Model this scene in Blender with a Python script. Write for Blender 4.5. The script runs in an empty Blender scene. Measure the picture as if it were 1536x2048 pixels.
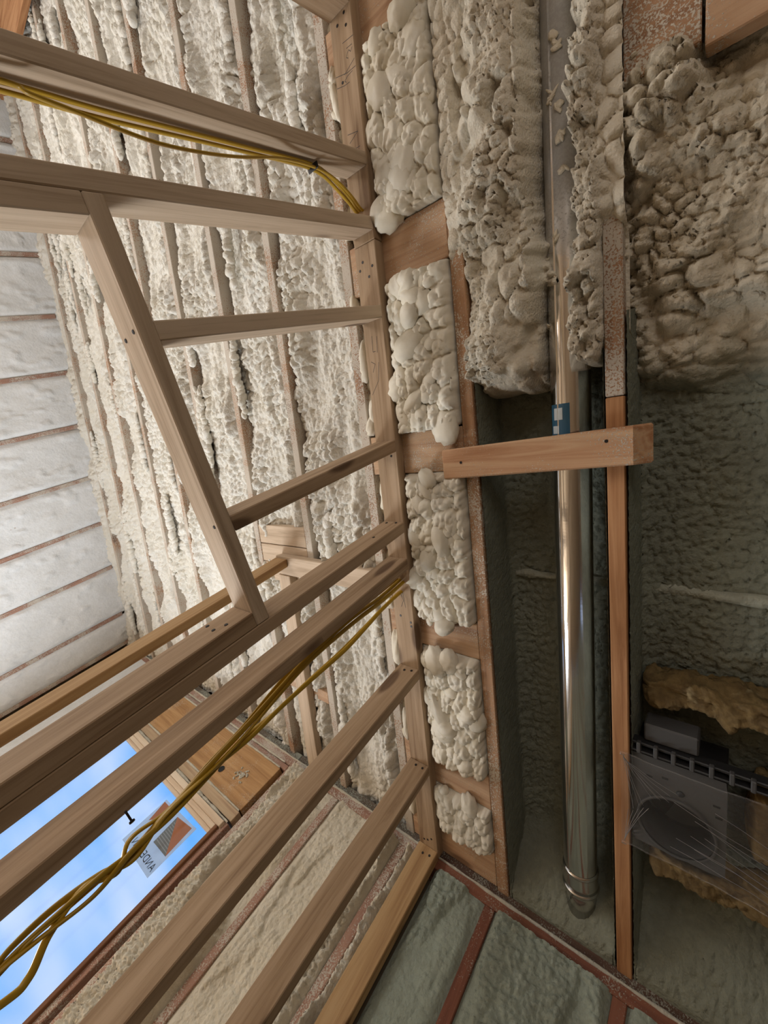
import bpy, bmesh, math, random
import numpy as np
from mathutils import Matrix, Vector

# ------------------------------------------------------------------ camera, world, light, exposure
S = bpy.context.scene
COL = S.collection
EYE = 1.7                                   # camera height above the floor
cam_d = bpy.data.cameras.new('camera')
cam = bpy.data.objects.new('camera', cam_d)
COL.objects.link(cam)
# columns: world X, Y, Z axes seen in the camera (x right, y down, z forward)
MC = np.array([[0.75688169, 0.24099838, 0.6083246], [0.0239161, 0.91891356, -0.39420191], [-0.65399975, 0.31251402, 0.68960574]])
ra = MC.T @ np.diag([1.0, -1.0, -1.0])
mw = Matrix([[float(v) for v in r] for r in ra]).to_4x4()
mw.translation = (0, 0, EYE)
cam.matrix_world = mw
cam_d.sensor_fit = 'VERTICAL'
cam_d.sensor_height = 36.0
cam_d.sensor_width = 27.0
cam_d.lens = 813.85 / 2048 * 36.0
cam_d.clip_start = 0.02
S.camera = cam

S.view_settings.view_transform = 'Standard'
S.view_settings.look = 'None'
S.view_settings.gamma = 1.0
S.view_settings.use_curve_mapping = False
S.view_settings.exposure = 0.24
S.cycles.use_denoising = True
S.cycles.max_bounces = 5
S.cycles.diffuse_bounces = 2
S.cycles.glossy_bounces = 3
S.cycles.transparent_max_bounces = 8
S.cycles.caustics_reflective = False
S.cycles.caustics_refractive = False
S.cycles.use_adaptive_sampling = True
S.cycles.adaptive_threshold = 0.04

w = bpy.data.worlds.new('sky'); S.world = w; w.use_nodes = True
nt = w.node_tree; nt.nodes.clear()
def wn(t): return nt.nodes.new(t)
wo = wn('ShaderNodeOutputWorld'); bg = wn('ShaderNodeBackground'); tc = wn('ShaderNodeTexCoord')
mp = wn('ShaderNodeMapping'); mp.inputs['Scale'].default_value = (1.6, 1.6, 3.0); mp.inputs['Location'].default_value = (3.1, 0.4, 1.2)
nz = wn('ShaderNodeTexNoise'); nz.inputs['Scale'].default_value = 2.2; nz.inputs['Detail'].default_value = 3
cr = wn('ShaderNodeValToRGB'); cr.color_ramp.elements[0].position = .40; cr.color_ramp.elements[1].position = .64
cr.color_ramp.elements[0].color = (0.13, 0.44, 1.0, 1); cr.color_ramp.elements[1].color = (0.70, 0.78, 1.0, 1)
nt.links.new(tc.outputs['Generated'], mp.inputs['Vector']); nt.links.new(mp.outputs['Vector'], nz.inputs['Vector'])
nt.links.new(nz.outputs['Fac'], cr.inputs['Fac']); nt.links.new(cr.outputs['Color'], bg.inputs['Color'])
nt.links.new(bg.outputs['Background'], wo.inputs['Surface']); bg.inputs['Strength'].default_value = 0.92

def area(name, loc, rot, sx, sy, energy, color):
    d = bpy.data.lights.new(name, 'AREA'); d.shape = 'RECTANGLE'; d.size = sx; d.size_y = sy
    d.energy = energy; d.color = color
    o = bpy.data.objects.new(name, d); COL.objects.link(o); o.location = loc; o.rotation_euler = rot
    return o
R90 = math.pi / 2
# area lamps out of view: the window's own daylight and two added fills
area('added_fill_gable', (-4.40, -2.25, 1.05), (0, -R90, 0), 2.0, 1.2, 58, (1.0, 0.97, 0.93))       # added fill lamp at an invented gable-end opening, facing +X
area('daylight_window_low', (-2.6, 1.80, 0.62), (-R90, 0, 0), 1.3, 0.9, 100, (0.84, 0.92, 1.0))         # lower part of the big window, facing -Y
area('added_fill_back', (1.0, -2.80, 1.05), (R90, 0, 0), 0.95, 2.0, 19, (1.0, 0.88, 0.72))           # added fill lamp, invented opening in the near room's back wall, facing +Y

# ------------------------------------------------------------------ numeric helpers
T = 0.21397
TH = math.atan(T)
ZR = EYE + 1.140                                # rafter underside above the floor at y = 0
RD = Vector((0, math.cos(TH), -math.sin(TH)))
RN = Vector((0, math.sin(TH), math.cos(TH)))
XA, YA, ZA = Vector((1, 0, 0)), Vector((0, 1, 0)), Vector((0, 0, 1))
PX = -0.8665                                    # near face of the partition
YW = 1.85                                       # inner face of the window wall
XG = -4.5                                       # inner face of the gable wall
YB = -2.95
XR = 2.6
def rz(y): return ZR - T * y

def hsh(ix, iy, s):
    h = (ix.astype(np.int64) * 374761393 + iy.astype(np.int64) * 668265263 + s * 2147483647 + 1013904223) & 0xffffffff
    h = ((h ^ (h >> 13)) * 1274126177) & 0xffffffff
    h = (h ^ (h >> 16)) & 0xffffffff
    return h
def h01(ix, iy, s): return hsh(ix, iy, s).astype(np.float64) / 4294967295.0
def vnoise(x, y, s=0):
    xi = np.floor(x); yi = np.floor(y); fx = x - xi; fy = y - yi
    fx = fx * fx * (3 - 2 * fx); fy = fy * fy * (3 - 2 * fy)
    a = h01(xi, yi, s); b = h01(xi + 1, yi, s); c = h01(xi, yi + 1, s); d = h01(xi + 1, yi + 1, s)
    return (a * (1 - fx) + b * fx) * (1 - fy) + (c * (1 - fx) + d * fx) * fy
def fbm(x, y, s=0, o=3):
    r = 0; a = .5; t = 0
    for k in range(o):
        r = r + a * vnoise(x * 2 ** k, y * 2 ** k, s + k * 7); t += a; a *= .5
    return r / t
def worley(x, y, s):
    xi = np.floor(x); yi = np.floor(y)
    f1 = np.full(x.shape, 9.0); f2 = np.full(x.shape, 9.0)
    for dx in (-1, 0, 1):
        for dy in (-1, 0, 1):
            cx = xi + dx; cy = yi + dy
            px = cx + .12 + .76 * h01(cx, cy, s); py = cy + .12 + .76 * h01(cx, cy, s + 5)
            d = np.hypot(x - px, y - py)
            f2 = np.where(d < f1, f1, np.minimum(f2, d)); f1 = np.minimum(f1, d)
    return f1, f2
def lump(u, v, c, s, an=1.0, warp=.45):
    wu = u + warp * c * (vnoise(u / c * .7, v / c * .7, s + 31) - .5) * 2
    wv = v + warp * c * (vnoise(u / c * .7, v / c * .7, s + 47) - .5) * 2
    f1, f2 = worley(wu / c, wv / (c * an), s)
    pil = 1 - (1 - np.clip((f2 - f1) / .50, 0, 1)) ** 2.2          # pillow with a crease at every cell border
    return .62 * pil + .38 * np.clip(1 - f1 * f1 / .80, 0, 1) ** .6
def sst(a, b, x):
    t = np.clip((x - a) / (b - a), 0, 1); return t * t * (3 - 2 * t)

# ------------------------------------------------------------------ materials
MATS = {}
class NB:
    def __init__(self, name):
        m = bpy.data.materials.new(name); m.use_nodes = True
        self.m = m; self.t = m.node_tree; self.b = self.t.nodes['Principled BSDF']
        self.out = self.t.nodes['Material Output']; MATS[name] = m
    def n(self, t, **k):
        nd = self.t.nodes.new(t)
        for a, v in k.items():
            if a in nd.inputs: nd.inputs[a].default_value = v
            else: setattr(nd, a, v)
        return nd
    def l(self, a, b): self.t.links.new(a, b)
    def coords(self, scale, rnd=True, loc=(0, 0, 0)):
        tc = self.n('ShaderNodeTexCoord'); mp = self.n('ShaderNodeMapping')
        mp.inputs['Scale'].default_value = scale; mp.inputs['Location'].default_value = loc
        self.l(tc.outputs['Object'], mp.inputs['Vector'])
        if not rnd: return mp.outputs['Vector']
        oi = self.n('ShaderNodeObjectInfo'); mu = self.n('ShaderNodeVectorMath', operation='SCALE')
        cb = self.n('ShaderNodeCombineXYZ')
        for i in range(3): self.l(oi.outputs['Random'], cb.inputs[i])
        self.l(cb.outputs[0], mu.inputs[0]); mu.inputs['Scale'].default_value = 61.7
        ad = self.n('ShaderNodeVectorMath', operation='ADD')
        self.l(mp.outputs['Vector'], ad.inputs[0]); self.l(mu.outputs[0], ad.inputs[1])
        return ad.outputs[0]
    def noise(self, vec, scale, detail=4, rough=.55, dist=0):
        nd = self.n('ShaderNodeTexNoise'); nd.inputs['Scale'].default_value = scale
        nd.inputs['Detail'].default_value = detail; nd.inputs['Roughness'].default_value = rough
        nd.inputs['Distortion'].default_value = dist
        self.l(vec, nd.inputs['Vector']); return nd.outputs['Fac']
    def ramp(self, fac, stops):
        r = self.n('ShaderNodeValToRGB'); e = r.color_ramp.elements
        e[0].position, e[0].color = stops[0][0], (*stops[0][1], 1)
        e[1].position, e[1].color = stops[-1][0], (*stops[-1][1], 1)
        for p, c in stops[1:-1]:
            k = e.new(p); k.color = (*c, 1)
        self.l(fac, r.inputs['Fac']); return r.outputs['Color']
    def step(self, fac, a, b):
        r = self.n('ShaderNodeMapRange'); r.inputs['From Min'].default_value = a; r.inputs['From Max'].default_value = b
        r.interpolation_type = 'SMOOTHSTEP'
        self.l(fac, r.inputs['Value']); return r.outputs['Result']
    def mix(self, fac, a, b):
        m = self.n('ShaderNodeMix', data_type='RGBA')
        if isinstance(fac, float): m.inputs[0].default_value = fac
        else: self.l(fac, m.inputs[0])
        for i, c in ((6, a), (7, b)):
            if isinstance(c, tuple): m.inputs[i].default_value = (*c, 1)
            else: self.l(c, m.inputs[i])
        return m.outputs[2]
    def math(self, op, a, b=None):
        m = self.n('ShaderNodeMath', operation=op)
        for i, c in ((0, a), (1, b)):
            if c is None: continue
            if isinstance(c, (int, float)): m.inputs[i].default_value = c
            else: self.l(c, m.inputs[i])
        return m.outputs[0]
    def bump(self, h, strength, dist=.002):
        b = self.n('ShaderNodeBump'); b.inputs['Strength'].default_value = strength; b.inputs['Distance'].default_value = dist
        self.l(h, b.inputs['Height']); self.l(b.outputs['Normal'], self.b.inputs['Normal'])
    def col(self, c):
        if isinstance(c, tuple): self.b.inputs['Base Color'].default_value = (*c, 1)
        else: self.l(c, self.b.inputs['Base Color'])
    def set(self, **k):
        for a, v in k.items(): self.b.inputs[a].default_value = v

def wood(name, light, mid, dark, spray=0.0, spraycol=(.62, .54, .43), knots=True, fine=.35):
    b = NB(name)
    v = b.coords((.8, 16, 16)); g = b.noise(v, 1.7, 7, .62, .9)
    c = b.ramp(g, [(.30, dark), (.47, mid), (.62, light)])
    v2 = b.coords((5, 150, 150)); f = b.noise(v2, 1.0, 3, .6)
    c = b.mix(b.math('MULTIPLY', b.step(f, .52, .75), fine), c, dark)
    if knots:
        v3 = b.coords((3.4, 10, 10)); vo = b.n('ShaderNodeTexVoronoi', Scale=1.0); b.l(v3, vo.inputs['Vector'])
        k = b.math('SUBTRACT', 1.0, b.step(vo.outputs['Distance'], .15, .26))
        ps = b.math('GREATER_THAN', vo.outputs['Color'], .60)
        c = b.mix(b.math('MULTIPLY', b.math('MULTIPLY', k, ps), .75), c, (dark[0] * .35, dark[1] * .28, dark[2] * .25))
    if spray > 0:
        v4 = b.coords((1, 1, 1)); s1 = b.noise(v4, 210, 2, .7); s2 = b.noise(v4, 7, 3)
        lo = .66 - spray * .34
        f4 = b.step(b.math('ADD', s1, b.math('MULTIPLY', b.math('SUBTRACT', s2, .5), .7)), lo, lo + .10)
        c = b.mix(f4, c, spraycol)
        hh = b.math('ADD', f4, b.math('MULTIPLY', g, .3)); b.bump(hh, .5, .0025)
    else:
        b.bump(b.math('ADD', f, g), .18, .001)
    b.col(c); b.set(Roughness=.72); b.b.inputs['Specular IOR Level'].default_value = .25
    return b.m
wood('pine_stud', (.455, .312, .193), (.38, .252, .146), (.225, .132, .07))
wood('pine_pale', (.63, .478, .335), (.55, .405, .275), (.36, .25, .155))
wood('pine_amber', (.52, .335, .165), (.44, .265, .12), (.30, .16, .07))
wood('fir_orange', (.52, .27, .125), (.42, .20, .085), (.25, .10, .04), fine=.5)
wood('fir_dusted', (.48, .27, .15), (.40, .21, .11), (.26, .12, .06), spray=.86, spraycol=(.56, .48, .385))
wood('fir_speckled', (.50, .29, .16), (.42, .23, .12), (.28, .14, .07), spray=.42)
wood('block_wood', (.58, .37, .22), (.50, .30, .17), (.36, .19, .10), spray=.18)
wood('plate_brown', (.29, .115, .065), (.23, .085, .05), (.14, .05, .03), spray=.16, spraycol=(.42, .36, .28), knots=False)
wood('plate_dark', (.15, .085, .055), (.11, .06, .04), (.06, .03, .02), spray=.3, spraycol=(.3, .28, .22), knots=False)
wood('stud_pinkish', (.44, .25, .175), (.37, .20, .14), (.26, .13, .09), spray=.52, spraycol=(.60, .53, .44), knots=False)
wood('header_ply', (.56, .33, .15), (.47, .26, .11), (.32, .16, .065), spray=.05)
wood('plate_grey', (.16, .12, .09), (.12, .09, .065), (.07, .05, .04), spray=.5, spraycol=(.33, .34, .28), knots=False)
wood('board_orange', (.64, .40, .23), (.56, .31, .165), (.42, .19, .085), spray=.05)
wood('jamb_brown', (.23, .105, .05), (.18, .08, .04), (.11, .045, .025), knots=False)
wood('sash_pine', (.80, .66, .50), (.74, .58, .42), (.60, .44, .30), knots=False)
wood('plywood', (.55, .40, .25), (.48, .33, .2), (.35, .22, .13))

def foam(name, c1, c2, bump=.5, scale=140, sss=.0, patch=None):
    b = NB(name)
    v = b.coords((1, 1, 1)); n1 = b.noise(v, 5, 4); n2 = b.noise(v, 46, 3)
    c = b.mix(b.step(b.math('ADD', b.math('MULTIPLY', n1, .6), b.math('MULTIPLY', n2, .4)), .35, .65), c1, c2)
    if patch: c = b.mix(b.math('MULTIPLY', b.step(b.noise(v, 14, 3), .62, .74), patch[0]), c, patch[1])
    b.col(c)
    vo = b.n('ShaderNodeTexVoronoi', Scale=scale); b.l(v, vo.inputs['Vector'])
    b.bump(b.math('ADD', b.math('MULTIPLY', vo.outputs['Distance'], -1.0), b.noise(v, scale * 2, 3)), bump, .0022)
    b.set(Roughness=.8); b.b.inputs['Specular IOR Level'].default_value = .2
    return b.m
foam('foam_cream', (.79, .74, .65), (.72, .66, .55), .7, 120, patch=(.3, (.66, .57, .40)))
foam('foam_gable', (.80, .785, .76), (.72, .70, .665), .6, 60)
foam('foam_wall', (.74, .67, .54), (.66, .58, .44), .8, 110)
foam('foam_glossy', (.84, .76, .62), (.78, .69, .53), .15, 60)
MATS['foam_glossy'].node_tree.nodes['Principled BSDF'].inputs['Roughness'].default_value = .5
foam('foam_tan', (.68, .58, .44), (.77, .69, .55), .8, 150, patch=(.5, (.56, .45, .30)))
foam('foam_green', (.26, .265, .20), (.20, .20, .15), 1.0, 100)
foam('foam_green_wall', (.37, .405, .325), (.30, .32, .25), 1.0, 90, patch=(.5, (.46, .49, .41)))
foam('foam_bead', (.66, .61, .50), (.52, .47, .37), .8, 150)
foam('foam_ridge', (.44, .44, .35), (.33, .32, .25), .9, 130)
foam('fibre_glass', (.24, .16, .065), (.11, .07, .03), 1.0, 60, patch=(.8, (.50, .40, .22)))
# right bays: cream foam thinning to a green base coat towards the eave
def foam_blend(name, y0, y1):
    b = NB(name)
    v = b.coords((1, 1, 1), rnd=False); n1 = b.noise(v, 5, 4); n2 = b.noise(v, 60, 3)
    cream = b.mix(n1, (.78, .69, .54), (.62, .53, .39)); green = b.mix(n2, (.27, .265, .20), (.20, .20, .15))
    sx = b.n('ShaderNodeSeparateXYZ'); b.l(v, sx.inputs[0])
    yy = b.math('ADD', sx.outputs['Y'], b.math('MULTIPLY', b.math('SUBTRACT', b.noise(v, 7, 5, .7), .5), .16))
    b.col(b.mix(b.step(yy, y0, y1), cream, green))
    vo = b.n('ShaderNodeTexVoronoi', Scale=115.0); b.l(v, vo.inputs['Vector'])
    b.bump(b.math('ADD', b.math('MULTIPLY', vo.outputs['Distance'], -1.0), b.noise(v, 260, 3)), .9, .0025)
    b.set(Roughness=.8); b.b.inputs['Specular IOR Level'].default_value = .2
foam_blend('foam_cream_to_green', .08, .24)

def simple(name, c, rough=.5, metal=0.0, bump=0):
    b = NB(name)
    v = b.coords((1, 1, 1)); n = b.noise(v, 22, 4)
    b.col(b.mix(n, c, tuple(x * .8 for x in c))); b.set(Roughness=rough, Metallic=metal)
    if bump: b.bump(b.noise(v, 180, 3), bump, .001)
    return b.m
simple('black_plastic', (.022, .021, .021), .45, 0, .3)
simple('grey_plastic', (.078, .074, .071), .55, 0, .3)
simple('dark_inside', (.008, .008, .008), .8)
simple('nail_steel', (.025, .02, .018), .5, .4)
simple('pencil', (.05, .045, .04), .8)
simple('cable_yellow', (.50, .295, .015), .38, 0, .1)
simple('sheathing', (.30, .22, .14), .8)
simple('sticker_white', (.97, .95, .92), .6)
simple('sticker_grey', (.16, .14, .12), .6)
simple('sticker_line', (.34, .31, .28), .6)
simple('sticker_orange', (.90, .25, .06), .6)
for nm_ in ('sticker_white', 'sticker_orange'):          # thin paper, lit through by the sky behind it
    m_ = MATS[nm_]; t_ = m_.node_tree; bs_ = t_.nodes['Principled BSDF']
    tl_ = t_.nodes.new('ShaderNodeBsdfTranslucent'); mx_ = t_.nodes.new('ShaderNodeMixShader'); mx_.inputs[0].default_value = .75
    t_.links.new(bs_.inputs['Base Color'].links[0].from_socket, tl_.inputs['Color'])
    t_.links.new(bs_.outputs[0], mx_.inputs[1]); t_.links.new(tl_.outputs[0], mx_.inputs[2]); t_.links.new(mx_.outputs[0], t_.nodes['Material Output'].inputs['Surface'])
simple('label_blue', (.03, .12, .2), .4)
simple('label_white', (.7, .75, .75), .4)
simple('label_yellow', (.8, .62, .04), .4)
simple('galvanised_clean', (.72, .70, .67), .2, 1.0)
simple('staple_steel', (.5, .48, .45), .35, .9)

b = NB('galvanised')                          # pipe: bright near the eave, dull grey with overspray higher up
v = b.coords((1, 1, 1), rnd=False); vs = b.coords((60, 3, 3), rnd=False)
sx = b.n('ShaderNodeSeparateXYZ'); b.l(v, sx.inputs[0])
up = b.step(b.math('ADD', sx.outputs['X'], b.math('MULTIPLY', b.noise(v, 9, 5, .7), .35)), .12, -.16)
sp = b.step(b.math('ADD', b.noise(v, 170, 3, .7), b.math('MULTIPLY', b.math('SUBTRACT', up, 1.0), .34)), .38, .5)
dull = b.math('MULTIPLY', b.math('MAXIMUM', b.math('MULTIPLY', up, .9), sp), b.step(up, .02, .3))
b.col(b.mix(dull, b.mix(b.noise(v, 12, 3), (.80, .78, .75), (.68, .66, .64)), b.mix(b.noise(v, 30, 3), (.30, .285, .26), (.42, .39, .35))))
b.l(b.math('SUBTRACT', 1.0, b.math('MULTIPLY', dull, .85)), b.b.inputs['Metallic'])
b.l(b.math('ADD', .14, b.math('MULTIPLY', dull, .45)), b.b.inputs['Roughness'])
b.bump(b.noise(vs, 2, 3), .05, .002)

b = NB('clear_glass')
tr = b.n('ShaderNodeBsdfTransparent'); gl = b.n('ShaderNodeBsdfGlossy', Roughness=.03); mx = b.n('ShaderNodeMixShader')
tr.inputs['Color'].default_value = (.93, .97, 1, 1)
mx.inputs[0].default_value = .04; b.l(tr.outputs[0], mx.inputs[1]); b.l(gl.outputs[0], mx.inputs[2]); b.l(mx.outputs[0], b.out.inputs['Surface'])

b = NB('film_plastic')
tr = b.n('ShaderNodeBsdfTransparent'); gl = b.n('ShaderNodeBsdfGlossy', Roughness=.22); df = b.n('ShaderNodeBsdfDiffuse')
df.inputs['Color'].default_value = (.85, .8, .78, 1)
lw = b.n('ShaderNodeLayerWeight', Blend=.35)
m1 = b.n('ShaderNodeMixShader'); m2 = b.n('ShaderNodeMixShader')
b.l(b.math('ADD', .03, b.math('MULTIPLY', lw.outputs['Facing'], .12)), m1.inputs[0])
b.l(tr.outputs[0], m1.inputs[1]); b.l(gl.outputs[0], m1.inputs[2])
m2.inputs[0].default_value = .035
simple('film_crease', (.34, .32, .31), .3)
b.l(m1.outputs[0], m2.inputs[1]); b.l(df.outputs[0], m2.inputs[2]); b.l(m2.outputs[0], b.out.inputs['Surface'])

# ------------------------------------------------------------------ object helpers
def setp(o, label=None, cat=None, group=None, kind=None):
    for k, v in (('label', label), ('category', cat), ('group', group), ('kind', kind)):
        if v: o[k] = v
    return o
def adopt(o, parent):
    o.parent = parent
    o.matrix_parent_inverse = parent.matrix_basis.inverted()
def empty(name, loc, label, cat, group=None, kind=None):
    o = bpy.data.objects.new(name, None); COL.objects.link(o); o.location = loc; o.empty_display_size = .1
    o.matrix_basis = Matrix.Translation(loc)
    return setp(o, label, cat, group, kind)
def mesh_obj(name, me, mat, parent=None, mtx=None, smooth=False):
    o = bpy.data.objects.new(name, me); COL.objects.link(o)
    if mat and not me.materials: me.materials.append(MATS[mat])
    if mtx is not None: o.matrix_basis = mtx
    if smooth: me.polygons.foreach_set('use_smooth', np.ones(len(me.polygons), bool))
    if parent: adopt(o, parent)
    return o
def basis(c, ax, ay, az):
    m = Matrix((ax, ay, az)).transposed().to_4x4(); m.translation = c; return m
BOXC = {}
def box_mesh(L, W, H, bev=.0025):
    k = (round(L, 4), round(W, 4), round(H, 4), bev)
    bm = bmesh.new(); bmesh.ops.create_cube(bm, size=1)
    bmesh.ops.scale(bm, vec=(L, W, H), verts=bm.verts)
    if bev: bmesh.ops.bevel(bm, geom=list(bm.edges), offset=bev, segments=1, affect='EDGES')
    me = bpy.data.meshes.new('board'); bm.to_mesh(me); bm.free()
    return me
def board(name, parent, mat, c, axes, L, W, H, bev=.0025, top=None):
    me = box_mesh(L, W, H, bev)
    if top is not None:
        for v in me.vertices:
            if v.co.x > 0: v.co.x += top * v.co.z
    return mesh_obj(name, me, mat, parent, basis(Vector(c), *axes))
AX_R = (RD, -XA, RN); AX_X = (XA, RD, RN); AX_Z = (ZA, XA, YA); AX_XZ = (XA, YA, ZA)
def rboard(name, parent, mat, x0, x1, y0, y1, off0, off1, bev=.0025):      # along the rafters
    c = Vector(((x0 + x1) / 2, (y0 + y1) / 2, rz((y0 + y1) / 2))) + RN * ((off0 + off1) / 2 * math.cos(TH))
    return board(name, parent, mat, c, AX_R, (y1 - y0) / math.cos(TH), x1 - x0, abs(off1 - off0), bev)
def xboard(name, parent, mat, x0, x1, y0, y1, off0, off1, bev=.0025):      # across the rafters
    c = Vector(((x0 + x1) / 2, (y0 + y1) / 2, rz((y0 + y1) / 2))) + RN * ((off0 + off1) / 2 * math.cos(TH))
    return board(name, parent, mat, c, AX_X, x1 - x0, (y1 - y0) / math.cos(TH), abs(off1 - off0), bev)
def vstud(name, parent, mat, x0, x1, y0, y1, z0, z1, sloped=False):
    yc = (y0 + y1) / 2
    return board(name, parent, mat, ((x0 + x1) / 2, yc, (z0 + z1) / 2), AX_Z, z1 - z0, x1 - x0, y1 - y0, .0025, -T if sloped else None)
def bbox(name, parent, mat, x0, x1, y0, y1, z0, z1, bev=.002):             # along x
    return board(name, parent, mat, ((x0 + x1) / 2, (y0 + y1) / 2, (z0 + z1) / 2), AX_XZ, x1 - x0, y1 - y0, z1 - z0, bev)

NAIL = None
def nail(parent, p, nrm, r=.0045, mat='nail_steel'):
    global NAIL
    if NAIL is None:
        bm = bmesh.new(); bmesh.ops.create_cone(bm, cap_ends=True, segments=8, radius1=1, radius2=.8, depth=1)
        NAIL = bpy.data.meshes.new('nail'); bm.to_mesh(NAIL); bm.free(); NAIL.materials.append(MATS[mat])
    n = Vector(nrm).normalized()
    q = n.to_track_quat('Z', 'Y').to_matrix().to_4x4()
    o = mesh_obj('nail', NAIL, None, parent, Matrix.Translation(Vector(p)) @ q @ Matrix.Diagonal((r, r, .003, 1)))
    return o

def grid(name, parent, mat, us, vs, posf, extra=None, flip=False, smooth=True, kind=None, label=None):
    """posf(U, V) -> x, y, z arrays; one foam surface"""
    U, V = np.meshgrid(us, vs)
    x, y, z = posf(U, V)
    co = np.stack([x, y, z], -1).reshape(-1, 3)
    nr, nc = U.shape
    i = np.arange(nr * nc).reshape(nr, nc)
    q = np.stack([i[:-1, :-1], i[:-1, 1:], i[1:, 1:], i[1:, :-1]], -1).reshape(-1, 4)
    if flip: q = q[:, ::-1]
    cos = [co]; tri = []; n0 = len(co)
    if extra:
        for ev, et in extra:
            cos.append(ev); tri.append(et + n0); n0 += len(ev)
    co = np.concatenate(cos)
    nt = sum(len(t) for t in tri)
    me = bpy.data.meshes.new(name)
    me.vertices.add(len(co)); me.vertices.foreach_set('co', co.astype(np.float32).ravel())
    loops = np.concatenate([q.ravel()] + [t.ravel() for t in tri]).astype(np.int32)
    me.loops.add(len(loops)); me.loops.foreach_set('vertex_index', loops)
    starts = np.concatenate([np.arange(len(q)) * 4, len(q) * 4 + np.arange(nt) * 3]).astype(np.int32)
    me.polygons.add(len(starts)); me.polygons.foreach_set('loop_start', starts)
    me.update(calc_edges=True); me.validate()
    o = mesh_obj(name, me, mat, parent, None, smooth)
    if kind: o['kind'] = kind
    if label: o['label'] = label
    return o
def roofpos(h):                               # h: how far the surface comes below the rafter plane
    def f(U, V):
        H = h(U, V); return U, V, ZR - T * V - H
    return f
def lin(a, b, step): return np.linspace(a, b, max(3, int(round((b - a) / step)) + 1))

ICO = {}
def ico(sub):
    if sub not in ICO:
        bm = bmesh.new(); bmesh.ops.create_icosphere(bm, subdivisions=sub, radius=1)
        bm.verts.ensure_lookup_table()
        ICO[sub] = (np.array([v.co[:] for v in bm.verts]), np.array([[v.index for v in f.verts] for f in bm.faces]))
        bm.free()
    return ICO[sub]
def glob(c, r, rs, sub=3, amp=.16, rot=None):
    """one puffed lump of foam: a wobbly ellipsoid"""
    v, t = ico(sub)
    ph = rs.uniform(0, 6.28, (4, 3)); fr = rs.uniform(1.5, 4.2, (4, 3))
    d = sum(np.sin((v * fr[k]).sum(1) * 1.3 + ph[k, 0]) * np.cos((v * fr[k][::-1]).sum(1) + ph[k, 1]) for k in range(4)) / 2
    vv = v * (1 + amp * d)[:, None] * np.array(r)
    a = rs.uniform(-.9, .9) if rot is None else rot
    ca, sa = math.cos(a), math.sin(a)
    vv = np.stack([vv[:, 0] * ca - vv[:, 1] * sa, vv[:, 0] * sa + vv[:, 1] * ca, vv[:, 2]], 1)
    vv[:, 2] -= T * vv[:, 1]
    return vv + np.array(c), t

def tube(name, pts, rx, ry, mat, parent=None, seg=10, n=10, twist=0.0):
    """swept cable through control points"""
    P = [np.array(p, float) for p in pts]
    P = [2 * P[0] - P[1]] + P + [2 * P[-1] - P[-2]]
    C = []
    for i in range(1, len(P) - 2):
        for k in range(n):
            t = k / n
            C.append(.5 * ((2 * P[i]) + (P[i + 1] - P[i - 1]) * t + (2 * P[i - 1] - 5 * P[i] + 4 * P[i + 1] - P[i + 2]) * t * t + (3 * P[i] - P[i - 1] - 3 * P[i + 1] + P[i + 2]) * t ** 3))
    C.append(P[-2]); C = np.array(C)
    tg = np.gradient(C, axis=0); tg /= np.linalg.norm(tg, axis=1)[:, None]
    up = np.array([0, 1.0, 0.1]); V = []
    for k, (c, d) in enumerate(zip(C, tg)):
        s = np.cross(d, up); s /= np.linalg.norm(s); up = np.cross(s, d)
        a0 = twist * k / len(C)
        for j in range(seg):
            a = 2 * math.pi * j / seg
            x, y = rx * math.cos(a), ry * math.sin(a)
            V.append(c + s * (x * math.cos(a0) - y * math.sin(a0)) + up * (x * math.sin(a0) + y * math.cos(a0)))
    F = []
    for k in range(len(C) - 1):
        for j in range(seg):
            F.append((k * seg + j, k * seg + (j + 1) % seg, (k + 1) * seg + (j + 1) % seg, (k + 1) * seg + j))
    F.append(tuple(range(seg))[::-1]); F.append(tuple((len(C) - 1) * seg + j for j in range(seg)))
    me = bpy.data.meshes.new(name); me.from_pydata([tuple(v) for v in V], [], F); me.update()
    return mesh_obj(name, me, mat, parent, None, True)

def lathe(name, prof, mat, parent, mtx, seg=48, smooth=True, closed=False):
    """prof: (axial, radius) pairs swept about local X"""
    V = []; F = []
    for x, r in prof:
        for j in range(seg):
            a = 2 * math.pi * j / seg; V.append((x, r * math.cos(a), r * math.sin(a)))
    m = len(prof)
    for k in range(m if closed else m - 1):
        for j in range(seg):
            k2 = (k + 1) % m
            F.append((k * seg + j, k * seg + (j + 1) % seg, k2 * seg + (j + 1) % seg, k2 * seg + j))
    me = bpy.data.meshes.new(name); me.from_pydata(V, [], F); me.update()
    return mesh_obj(name, me, mat, parent, mtx, smooth)
def flat(name, pts, mat, parent, thick=None):
    n = len(pts)
    if thick is None:
        me = bpy.data.meshes.new(name); me.from_pydata([tuple(p) for p in pts], [], [tuple(range(n))])
    else:
        t = Vector(thick); V = [tuple(p) for p in pts] + [tuple(Vector(p) + t) for p in pts]
        F = [tuple(range(n))[::-1], tuple(range(n, 2 * n))] + [(i, (i + 1) % n, n + (i + 1) % n, n + i) for i in range(n)]
        me = bpy.data.meshes.new(name); me.from_pydata(V, [], F)
    me.update()
    return mesh_obj(name, me, mat, parent)

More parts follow.
